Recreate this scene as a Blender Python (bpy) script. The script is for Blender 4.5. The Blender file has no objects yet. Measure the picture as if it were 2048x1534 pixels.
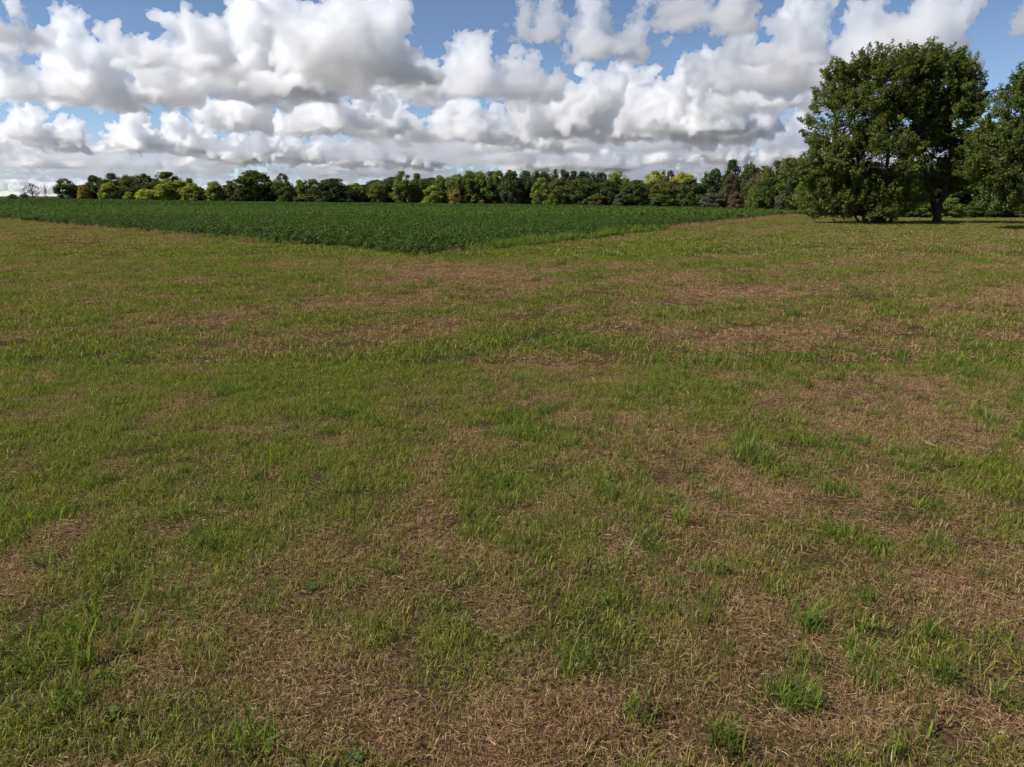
import bpy, bmesh, math, random
import numpy as np
from mathutils import Vector

# ------------------------------------------------------------------ camera, sky, sun, exposure
sc = bpy.context.scene
COL = sc.collection
R = math.radians
F_PX, CX, CY, HORIZON, EYE = 1384.0, 1024.0, 767.0, 392.0, 2.2
PITCH = math.atan((CY - HORIZON) / F_PX)
cam = bpy.data.cameras.new('camera')
cam_ob = bpy.data.objects.new('camera', cam)
COL.objects.link(cam_ob)
cam.sensor_width = 36
cam.lens = 36 * F_PX / 2048
cam.clip_start, cam.clip_end = 0.05, 150000
cam_ob.location = (0, 0, EYE)
cam_ob.rotation_euler = (R(90) - PITCH, 0, 0)
sc.camera = cam_ob

SUN_EL, SUN_AZ = R(47), R(-104)          # azimuth from the view direction, negative = left
SUN = Vector((math.sin(SUN_AZ) * math.cos(SUN_EL), math.cos(SUN_AZ) * math.cos(SUN_EL), math.sin(SUN_EL)))
world = bpy.data.worlds.new('World')
sc.world = world
world.use_nodes = True
wn = world.node_tree
sky = wn.nodes.new('ShaderNodeTexSky')
sky.sky_type = 'NISHITA'
sky.sun_disc = False
sky.sun_elevation, sky.sun_rotation = SUN_EL, SUN_AZ
sky.altitude = 3500
sky.air_density, sky.dust_density, sky.ozone_density = 1.0, 0.35, 2.0
wn.links.new(sky.outputs[0], wn.nodes['Background'].inputs[0])
wn.nodes['Background'].inputs[1].default_value = 0.076
sun = bpy.data.lights.new('sun', 'SUN')
sun.energy, sun.angle, sun.color = 4.0, R(0.5), (1.0, 0.95, 0.89)
sun_ob = bpy.data.objects.new('sun', sun)
COL.objects.link(sun_ob)
sun_ob.rotation_euler = SUN.to_track_quat('Z', 'Y').to_euler()
vs = sc.view_settings
vs.view_transform, vs.look, vs.gamma, vs.use_curve_mapping = 'Standard', 'None', 1, False
vs.exposure = 0.62
cy = sc.cycles
cy.max_bounces, cy.volume_bounces, cy.diffuse_bounces, cy.transmission_bounces = 20, 18, 3, 3
cy.use_denoising = True
cy.use_adaptive_sampling, cy.adaptive_threshold = True, 0.025

# ------------------------------------------------------------------ helpers
rng = np.random.default_rng(11)
COS, SIN = math.cos(PITCH), math.sin(PITCH)

def ray(px, py):
    x, y = (px - CX) / F_PX, (CY - py) / F_PX
    return Vector((x, COS + y * SIN, -SIN + y * COS))

def at(px, py, Y):
    """point seen at a photo pixel, Y metres ahead of the camera"""
    d = ray(px, py)
    return Vector((0, 0, EYE)) + d * (Y / d.y)

def hash2(ix, iy, seed):
    h = (ix.astype(np.int64) * 374761393 + iy.astype(np.int64) * 668265263 + seed * 1442695041) & 0x7fffffff
    h = ((h ^ (h >> 13)) * 1274126177) & 0x7fffffff
    return ((h ^ (h >> 16)) & 0xffff) / 65535.0

def vnoise(x, y, seed=0):
    ix, iy = np.floor(x), np.floor(y)
    fx, fy = x - ix, y - iy
    fx, fy = fx * fx * (3 - 2 * fx), fy * fy * (3 - 2 * fy)
    a, b = hash2(ix, iy, seed), hash2(ix + 1, iy, seed)
    c, d = hash2(ix, iy + 1, seed), hash2(ix + 1, iy + 1, seed)
    return (a * (1 - fx) + b * fx) * (1 - fy) + (c * (1 - fx) + d * fx) * fy

def fbm(x, y, seed=0, octaves=4):
    s, a, t = 0, 1.0, 0
    for k in range(octaves):
        s = s + a * vnoise(x * 2 ** k + 17.3 * k, y * 2 ** k - 9.1 * k, seed + k)
        t += a
        a *= 0.55
    return s / t

def mesh(name, V, F, mats=(), attrs=None, smooth=False):
    V, F = np.asarray(V, np.float32), np.asarray(F, np.int32)
    me = bpy.data.meshes.new(name)
    n, k = F.shape
    me.vertices.add(len(V))
    me.vertices.foreach_set('co', V.ravel())
    me.loops.add(n * k)
    me.loops.foreach_set('vertex_index', F.ravel())
    me.polygons.add(n)
    me.polygons.foreach_set('loop_start', np.arange(n, dtype=np.int32) * k)
    me.polygons.foreach_set('use_smooth', np.full(n, smooth))
    for m in mats:
        me.materials.append(m)
    for key, val in (attrs or {}).items():
        me.attributes.new(key, 'FLOAT', 'POINT').data.foreach_set('value', np.asarray(val, np.float32))
    me.update()
    me.validate()
    return me

def obj(name, me, parent=None, loc=None):
    o = bpy.data.objects.new(name, me)
    COL.objects.link(o)
    if parent: o.parent = parent
    if loc is not None: o.location = loc
    return o

def tag(o, label, cat, group=None, kind=None):
    o['label'] = label
    if cat: o['category'] = cat
    if group: o['group'] = group
    if kind: o['kind'] = kind
    return o

def material(name):
    m = bpy.data.materials.new(name)
    m.use_nodes = True
    m.node_tree.nodes.clear()
    return m, m.node_tree.nodes, m.node_tree.links

def ramp(N, stops):
    r = N.new('ShaderNodeValToRGB')
    e = r.color_ramp.elements
    while len(e) < len(stops): e.new(0.5)
    for el, (p, c) in zip(e, stops):
        el.position, el.color = p, (*c, 1)
    return r

def leaf_shader(N, L, colour, trans=0.35, tcol=1.6, gloss=0.04):
    """thin leaf: diffuse + light through the blade + a little sheen"""
    d = N.new('ShaderNodeBsdfDiffuse'); t = N.new('ShaderNodeBsdfTranslucent')
    g = N.new('ShaderNodeBsdfGlossy'); g.inputs['Roughness'].default_value = 0.45
    m1, m2 = N.new('ShaderNodeMixShader'), N.new('ShaderNodeMixShader')
    mul = N.new('ShaderNodeVectorMath'); mul.operation = 'MULTIPLY'
    mul.inputs[1].default_value = (tcol, tcol * 1.05, tcol * 0.6)
    L.new(colour, d.inputs['Color']); L.new(colour, mul.inputs[0]); L.new(mul.outputs[0], t.inputs['Color'])
    m1.inputs[0].default_value, m2.inputs[0].default_value = trans, gloss
    L.new(d.outputs[0], m1.inputs[1]); L.new(t.outputs[0], m1.inputs[2])
    L.new(m1.outputs[0], m2.inputs[1]); L.new(g.outputs[0], m2.inputs[2])
    o = N.new('ShaderNodeOutputMaterial')
    L.new(m2.outputs[0], o.inputs['Surface'])

def mixcol(N, L, fac, a, b):
    m = N.new('ShaderNodeMix'); m.data_type = 'RGBA'
    for sock, v in ((m.inputs[0], fac), (m.inputs[6], a), (m.inputs[7], b)):
        if isinstance(v, (int, float)): sock.default_value = v
        elif isinstance(v, tuple): sock.default_value = (*v, 1)
        else: L.new(v, sock)
    return m.outputs[2]

def attr(N, name, kind='GEOMETRY'):
    a = N.new('ShaderNodeAttribute'); a.attribute_name, a.attribute_type = name, kind
    return a.outputs['Fac']

def math_node(N, L, op, a, b=None, clamp=False):
    m = N.new('ShaderNodeMath'); m.operation, m.use_clamp = op, clamp
    for i, v in enumerate((a, b)):
        if v is None: continue
        if isinstance(v, (int, float)): m.inputs[i].default_value = v
        else: L.new(v, m.inputs[i])
    return m.outputs[0]

# ------------------------------------------------------------------ terrain
LINE = np.array([(-200, 340), (0, 330), (250, 300), (500, 290), (700, 275), (850, 265), (1000, 255), (1200, 235),
                 (1350, 210), (1480, 180), (1560, 150), (1640, 122), (1800, 112), (2048, 100), (2250, 95)], float)
def line_y(px): return float(np.interp(px, LINE[:, 0], LINE[:, 1]))

CROP_H = 0.72
ctl = []
for px, py, Y in ((-300, 396, 340), (0, 396, 330), (250, 398, 300), (500, 402, 290), (700, 404, 275), (850, 405.5, 265), (1000, 407, 255),
                  (1200, 409.5, 235), (1350, 411.5, 210), (1480, 414, 180), (1560, 417, 150)):
    p = at(px, py, Y); ctl.append((p.x, p.y, p.z - CROP_H))
for px, py, Y in ((1750, 447, 60), (1900, 447, 60), (1640, 433, 84), (1800, 437.5, 96), (2048, 437.5, 94), (2300, 437, 94)):
    p = at(px, py, Y); ctl.append((p.x, p.y, p.z))
for x, y in ((0, 0), (-4, 3), (4, 3), (-8, 9), (8, 9), (0, 14), (-22, 26), (22, 26), (-3, 28), (0, 40), (-36, 50), (-50, 66), (30, 40),
             (-15, -20), (15, -20), (-60, 20), (60, 20)):
    ctl.append((x, y, 0))
ctl = np.array(ctl)
def _k(r2): return r2 * np.log(r2 + 1e-9) * 0.5
def _fit():
    P = ctl[:, :2] / 100; n = len(P)
    K = _k(((P[:, None] - P[None]) ** 2).sum(-1)) + np.eye(n) * 2e-3
    A = np.zeros((n + 3, n + 3)); A[:n, :n] = K; A[:n, n] = 1; A[:n, n + 1:] = P; A[n, :n] = 1; A[n + 1:, :n] = P.T
    return np.linalg.solve(A, np.r_[ctl[:, 2], 0, 0, 0]), P
_W, _P = _fit()
def ground(x, y):
    x, y = np.asarray(x, float), np.asarray(y, float)
    sh = x.shape
    q = np.stack([x.ravel(), y.ravel()], 1) / 100
    r = np.linalg.norm(q, axis=1) + 1e-9
    q = q * (np.minimum(r, 3.9) / r)[:, None]
    out = np.empty(len(q))
    for i in range(0, len(q), 20000):
        s = q[i:i + 20000]
        k = _k(((s[:, None] - _P[None]) ** 2).sum(-1))
        out[i:i + 20000] = k @ _W[:-3] + _W[-3] + s @ _W[-2:]
    behind = np.clip(-q[:, 1] / 0.5, 0, 1)
    out = np.clip(out, -2.5, 0.9) * (1 - behind)
    out = out - np.clip((r - 3.6) / 4, 0, 1) * 2.5          # falls away beyond the woods
    return out.reshape(sh)
def gz(x, y): return float(ground(np.array([x]), np.array([y]))[0])
def on_ground(px, py):
    d = ray(px, py); t = EYE / -d.z
    for _ in range(6):
        p = d * t; t = (EYE - gz(p.x, p.y)) / -d.z
    p = d * t
    return Vector((p.x, p.y, EYE + p.z))

# field corner and its two edges
C0 = np.array(on_ground(850, 511))[:2]
EL_ = np.array(on_ground(60, 443))[:2] - C0; EL_ /= np.linalg.norm(EL_)
ER_ = np.array(on_ground(1650, 432))[:2] - C0; ER_ /= np.linalg.norm(ER_)
INV = np.linalg.inv(np.stack([EL_, ER_], 1))
def crop_ab(x, y):
    q = INV @ np.stack([np.ravel(x) - C0[0], np.ravel(y) - C0[1]])
    return q[0], q[1]
def crop_mask(x, y, inset=0.0):
    a, b = crop_ab(x, y)
    wob = 1.3 * (fbm(np.ravel(x) * 0.5, np.ravel(y) * 0.5, 5) - 0.5)
    px = CX + F_PX * np.ravel(x) / np.maximum(np.ravel(y) * COS, 1)
    lim = np.interp(px, LINE[:, 0], LINE[:, 1]) - 3
    return (a > inset + wob) & (b > inset + wob) & (np.ravel(y) < lim) & (np.ravel(y) > 5)

# dry / green patches of the mown grass
PATCH = [(900, 545, 180, 18, .6), (820, 585, 220, 22, .45), (590, 520, 60, 8, .5), (230, 590, 100, 16, .4), (470, 640, 230, 24, .3),
         (1500, 588, 110, 14, .7), (1280, 652, 90, 14, .55), (1740, 690, 60, 18, .4), (1250, 830, 120, 30, .4), (1790, 800, 160, 40, .45),
         (1860, 885, 60, 25, .5), (1600, 960, 200, 50, .4), (1500, 1180, 350, 110, .32), (1850, 1100, 250, 90, .28), (1700, 1400, 450, 110, .3),
         (1050, 1380, 330, 100, .25), (850, 890, 140, 40, .3), (900, 1480, 300, 50, .2), (1800, 475, 300, 18, -.15),
         (1900, 520, 250, 22, -.1), (100, 456, 220, 8, .25), (50, 480, 150, 12, .1), (250, 1250, 340, 160, -.3), (300, 1450, 260, 70, -.2), (1150, 505, 300, 9, -.4), (1350, 560, 120, 14, .3), (700, 660, 120, 15, .3),
         (600, 770, 300, 70, -.3), (150, 920, 300, 90, -.25), (350, 1060, 250, 50, -.2), (1150, 518, 260, 16, -.5), (1350, 498, 200, 12, -.45),
         (1100, 605, 200, 26, -.3), (1650, 560, 160, 18, -.2), (200, 1180, 220, 40, -.2), (1300, 740, 220, 30, -.2), (60, 1450, 140, 60, -.3),
         (1500, 720, 60, 18, -.4), (600, 505, 330, 12, -.25)]
PW = []
for px, py, rx, ry, a in PATCH:
    c, f, n = on_ground(px, py), on_ground(px, py - ry), on_ground(px, py + ry)
    PW.append((c.x, c.y, rx / F_PX * c.y, max(0.2, (f.y - n.y) / 2), a))
def dryness(x, y):
    x, y = np.ravel(x), np.ravel(y)
    wx = x + 0.9 * (fbm(x * 0.8, y * 0.8, 31, 3) - .5) * np.minimum(1 + y / 15, 3)
    wy = y + 0.9 * (fbm(x * 0.8, y * 0.8, 41, 3) - .5) * np.minimum(1 + y / 15, 3)
    d = 0.41 + .85 * (fbm(wx * 0.55, wy * 0.55, 3, 4) - .5) + 1.15 * (fbm(wx * 2.9, wy * 2.9, 7, 4) - .5) + 0.5 * (fbm(x * .11, y * .11, 9, 2) - .5)
    d = d + .15 * np.sin((-.55 * x + .84 * y) * 2 * math.pi / 3.4 + 2 * fbm(x * .1, y * .1, 61, 2)) * np.clip(y / 12, 0, 1)
    d = d + .21 * np.tanh(x / (2 + .3 * np.abs(y))) * np.exp(-np.abs(y) / 14)
    for cx, cy_, rx, ry, a in PW:
        d = d + (a if a > 0 else .65 * a) * .85 * np.exp(-((wx - cx) / rx) ** 2 - ((wy - cy_) / ry) ** 2)
    return np.clip(d, 0, 1)

def build_ground():
    ang = np.r_[np.arange(-64, 64.01, 0.45), np.arange(68, 292, 4)]
    rad = np.r_[0.4 * 1.034 ** np.arange(0, 218), 900, 1600, 4000, 9000, 30000]
    A, Rr = np.meshgrid(np.radians(ang), rad)
    X, Y = (Rr * np.sin(A)), (Rr * np.cos(A))
    Z = ground(X, Y)
    near = np.clip(1 - Rr / 40, 0, 1)
    Z = Z + 0.025 * near * (fbm(X * 1.3, Y * 1.3, 77, 3) - .5)
    V = np.stack([X, Y, Z], -1).reshape(-1, 3)
    V = np.vstack([V, [[0, 0, 0]]])
    nr, na = len(rad), len(ang)
    i, j = np.meshgrid(np.arange(nr - 1), np.arange(na), indexing='ij')
    j2 = (j + 1) % na
    Q = np.stack([i * na + j, i * na + j2, (i + 1) * na + j2, (i + 1) * na + j], -1).reshape(-1, 4)[:, ::-1]
    dry = dryness(V[:, 0], V[:, 1])
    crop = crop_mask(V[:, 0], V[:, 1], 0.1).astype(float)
    m, N, L = material('turf_soil')
    tc = N.new('ShaderNodeTexCoord')
    n1 = N.new('ShaderNodeTexNoise'); n1.inputs['Scale'].default_value = 38; n1.inputs['Detail'].default_value = 6
    n2 = N.new('ShaderNodeTexNoise'); n2.inputs['Scale'].default_value = 2.2; n2.inputs['Detail'].default_value = 5
    L.new(tc.outputs['Object'], n1.inputs['Vector']); L.new(tc.outputs['Object'], n2.inputs['Vector'])
    soil = ramp(N, [(0.3, (0.025, 0.015, 0.008)), (0.5, (0.065, 0.04, 0.021)), (0.72, (0.18, 0.11, 0.06))]); L.new(n1.outputs[0], soil.inputs[0])
    grn = ramp(N, [(0.3, (0.02, 0.02, 0.008)), (0.7, (0.06, 0.06, 0.02))]); L.new(n1.outputs[0], grn.inputs[0])
    f = math_node(N, L, 'ADD', attr(N, 'dry'), math_node(N, L, 'MULTIPLY', math_node(N, L, 'SUBTRACT', n2.outputs[0], 0.5), 0.6))
    base = mixcol(N, L, math_node(N, L, 'MULTIPLY', f, 1.3, True), grn.outputs[0], soil.outputs[0])
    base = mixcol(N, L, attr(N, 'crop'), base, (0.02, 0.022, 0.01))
    base = mixcol(N, L, attr(N, 'far_bounce'), base, (0.175, 0.175, 0.172))  # far ground greyed to bounce neutral light up onto the clouds
    b = N.new('ShaderNodeBump'); b.inputs['Strength'].default_value = 0.6; b.inputs['Distance'].default_value = 0.03; L.new(n1.outputs[0], b.inputs['Height'])
    d = N.new('ShaderNodeBsdfDiffuse'); L.new(base, d.inputs['Color']); L.new(b.outputs[0], d.inputs['Normal'])
    o = N.new('ShaderNodeOutputMaterial'); L.new(d.outputs[0], o.inputs['Surface'])
    g = obj('ground', mesh('ground', V, Q, [m], {'dry': dry, 'crop': crop, 'far_bounce': np.clip((np.hypot(V[:, 0], V[:, 1]) - 3500) / 4000, 0, 1)}, True))
    g['kind'] = 'structure'
    g['label'] = 'patchy mown lawn ground of brown soil and thatch'
build_ground()

# ------------------------------------------------------------------ foliage materials
def foliage_material(name):
    m, N, L = material(name)
    info = N.new('ShaderNodeObjectInfo')
    hsv = N.new('ShaderNodeHueSaturation'); L.new(info.outputs['Color'], hsv.inputs['Color'])
    r = attr(N, 'rnd')
    L.new(math_node(N, L, 'ADD', math_node(N, L, 'MULTIPLY', r, 0.9), 0.55), hsv.inputs['Value'])
    L.new(math_node(N, L, 'ADD', math_node(N, L, 'MULTIPLY', attr(N, 'hue'), 0.05), 0.475), hsv.inputs['Hue'])
    leaf_shader(N, L, hsv.outputs[0], 0.38, 1.6, 0.012)
    return m
FOLIAGE = foliage_material('foliage')

def bark_material():
    m, N, L = material('bark')
    tc = N.new('ShaderNodeTexCoord'); mp = N.new('ShaderNodeMapping'); mp.inputs['Scale'].default_value = (9, 9, 1.6)
    n = N.new('ShaderNodeTexNoise'); n.inputs['Scale'].default_value = 1.6; n.inputs['Detail'].default_value = 6
    L.new(tc.outputs['Object'], mp.inputs['Vector']); L.new(mp.outputs[0], n.inputs['Vector'])
    c = ramp(N, [(0.3, (0.03, 0.024, 0.018)), (0.55, (0.085, 0.068, 0.052)), (0.8, (0.17, 0.145, 0.12))]); L.new(n.outputs[0], c.inputs[0])
    b = N.new('ShaderNodeBump'); b.inputs['Strength'].default_value = 0.8; b.inputs['Distance'].default_value = 0.05; L.new(n.outputs[0], b.inputs['Height'])
    d = N.new('ShaderNodeBsdfDiffuse'); L.new(c.outputs[0], d.inputs['Color']); L.new(b.outputs[0], d.inputs['Normal'])
    o = N.new('ShaderNodeOutputMaterial'); L.new(d.outputs[0], o.inputs['Surface'])
    return m
BARK = bark_material()

# ------------------------------------------------------------------ tree building blocks
def tube(pts, radii, sides=6):
    pts, n = np.asarray(pts, float), len(pts)
    t = np.gradient(pts, axis=0); t /= np.linalg.norm(t, axis=1)[:, None] + 1e-9
    ref = np.array([0.31, 0.87, 0.38]); u = np.cross(t, ref); u /= np.linalg.norm(u, axis=1)[:, None] + 1e-9
    v = np.cross(t, u)
    a = np.arange(sides) / sides * 2 * math.pi
    V = pts[:, None] + (u[:, None] * np.cos(a)[None, :, None] + v[:, None] * np.sin(a)[None, :, None]) * np.asarray(radii)[:, None, None]
    i, j = np.meshgrid(np.arange(n - 1), np.arange(sides), indexing='ij'); j2 = (j + 1) % sides
    F = np.stack([i * sides + j, i * sides + j2, (i + 1) * sides + j2, (i + 1) * sides + j], -1).reshape(-1, 4)
    return V.reshape(-1, 3), F

class Parts:
    def __init__(s): s.V, s.F, s.n = [], [], 0
    def add(s, V, F): s.V.append(V); s.F.append(F + s.n); s.n += len(V)
    def get(s): return np.vstack(s.V), np.vstack(s.F)

def leaves(P, Nrm, size, r):
    """one folded rhombic leaf (two triangles) per point"""
    n = len(P)
    a = r.normal(size=(n, 3)); Nrm = Nrm / (np.linalg.norm(Nrm, axis=1)[:, None] + 1e-9)
    u = np.cross(Nrm, a); u /= np.linalg.norm(u, axis=1)[:, None] + 1e-9
    v = np.cross(Nrm, u)
    s = (size * r.uniform(0.6, 1.35, n))[:, None]
    V = np.stack([P - u * s * .6, P + v * s * .36 + Nrm * s * .12, P + u * s * .6, P - v * s * .36 + Nrm * s * .12], 1).reshape(-1, 3)
    F = np.arange(n * 4).reshape(n, 4)
    return V, F, np.repeat(r.random(n), 4)

def unit(r, n):
    d = r.normal(size=(n, 3)); return d / np.linalg.norm(d, axis=1)[:, None]

def crown_profile(kind, f):
    if kind == 'round': return np.sqrt(np.clip(1 - (1.75 * f - .75) ** 2, 0, 1)) ** 0.9
    if kind == 'oak':   return np.clip(np.sqrt(np.clip(1 - (1.6 * f - .6) ** 2, 0, 1)), 0, 1)
    if kind == 'bush':  return np.sqrt(np.clip(1 - f ** 2.2, 0, 1)) * (0.8 + 0.2 * f)
    if kind == 'spire': return np.clip(np.sqrt(np.clip(1 - (1.5 * f - .62) ** 4, 0, 1)), 0, 1)
    return np.sqrt(np.clip(1 - (2 * f - 1) ** 2, 0, 1))

def far_tree(seed, kind):
    """unit tree: height 1, crown width 1; returns (wood mesh, crown mesh)"""
    r = np.random.default_rng(seed)
    base = {'round': .02, 'oak': .08, 'bush': .0, 'spire': .03, 'sparse': .2, 'bare': .2}[kind]
    nb = {'round': 64, 'oak': 64, 'bush': 54, 'spire': 66, 'sparse': 34, 'bare': 26}[kind]
    nl = {'round': 95, 'oak': 95, 'bush': 100, 'spire': 90, 'sparse': 34, 'bare': 8}[kind]
    ph = r.uniform(0, 6.28, 4)
    C, rad = [], []
    while len(C) < nb:
        f = r.random() ** (0.85 if kind != 'spire' else .7); a = r.uniform(0, 2 * math.pi)
        edge = max(crown_profile(kind, f), .62 if f < .3 and kind not in ('sparse', 'bare', 'oak') else .6 if f < .3 and kind == 'oak' else 0) * (0.42 + 0.05 * math.sin(2 * a + ph[0]) + 0.05 * math.sin(3 * a + ph[1] + 5 * f))
        q = edge * r.uniform(.35, 1) ** .5
        z = base + (1 - base) * f * (0.93 + .06 * math.sin(3 * a + ph[2]))
        C.append((q * math.cos(a), q * math.sin(a), z)); rad.append(r.uniform(.09, .16) * (0.85 if kind in ('spire', 'sparse', 'bare') else 1))
    C, rad = np.array(C), np.array(rad)
    idx = np.repeat(np.arange(nb), nl); d = unit(r, len(idx))
    rr = rad[idx] * r.random(len(idx)) ** 0.45
    sq = np.array([1, 1, 0.75]) if kind != 'spire' else np.array([.95, .95, 1.05])
    P = C[idx] + d * rr[:, None] * sq
    P[:, 2] = np.clip(P[:, 2], 0.01, 1.0 + .02 * r.random(len(P)))
    V, F, q = leaves(P, d * .8 + np.array([0, 0, .5]) + r.normal(size=d.shape) * .5, (.05 if kind != 'sparse' else .035) if kind != 'bare' else .02, r)
    hue = np.repeat(r.random(nb)[idx], 4)
    crown = mesh('crown', V, F, [FOLIAGE], {'rnd': q * .7 + .3 * hue, 'hue': hue})
    w = Parts()
    lean = r.normal(0, .03, 2)
    tp = np.array([[lean[0] * k * k, lean[1] * k * k, .9 * k] for k in np.linspace(0, 1, 7)])
    w.add(*tube(tp, .022 * (1 - np.linspace(0, .9, 7)), 6))
    for c in C[r.permutation(nb)[:18 if kind not in ('bare', 'sparse') else nb]]:
        k = max(.12, min(.8, c[2] * .6)); s = np.array([lean[0] * k * k, lean[1] * k * k, .9 * k])
        mid = (s + c) / 2 + np.array([0, 0, -.02]); w.add(*tube([s, mid, c], [.009, .006, .003], 4))
    V, F = w.get()
    return mesh('trunk', V, F, [BARK], None, True), crown

PROTO = {k: [far_tree(100 + 17 * i + 7 * hash_i, k) for i in range(n)] for hash_i, (k, n) in
         enumerate((('round', 4), ('oak', 4), ('bush', 4), ('spire', 3), ('sparse', 1), ('bare', 1)))}

COLOUR = dict(dark=(.085, .11, .026), deep=(.056, .08, .022), mid=(.15, .18, .038), olive=(.135, .14, .034), light=(.2, .24, .055),
              lime=(.24, .27, .045), yellow=(.36, .34, .06), gold=(.29, .22, .06), rust=(.13, .108, .042), grey=(.12, .122, .07),
              pale=(.17, .2, .09), blue=(.08, .11, .042), brown=(.15, .105, .065))  # deep also paints in the wood's cloud shadow, yellow and light its sunlit crowns

def place_tree(name, label, px, w_px, ytop, dY, colour, kind, i, cat='tree', group='trees along the far side of the crop field', Y=None):
    Y = Y if Y is not None else line_y(px) + dY
    p = at(px, HORIZON, Y); z = gz(p.x, p.y)
    top = at(px, ytop, Y).z
    H = top - z; W = w_px / F_PX * Y * COS * (1.35 if kind == 'spire' else 1.1)
    r = random.Random(label)
    e = bpy.data.objects.new(name, None); COL.objects.link(e)
    e.location = (p.x, p.y, z - .03); e.rotation_euler.z = r.uniform(0, 6.28); e.scale = (W, W, H)
    tag(e, label, cat, group)
    wood, crown = PROTO[kind][i % len(PROTO[kind])]
    obj('trunk' if kind != 'bush' else 'stem', wood, e)
    c = obj('crown' if kind != 'bush' else 'foliage', crown, e)
    c.color = (*COLOUR[colour], 1)
    return e

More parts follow.
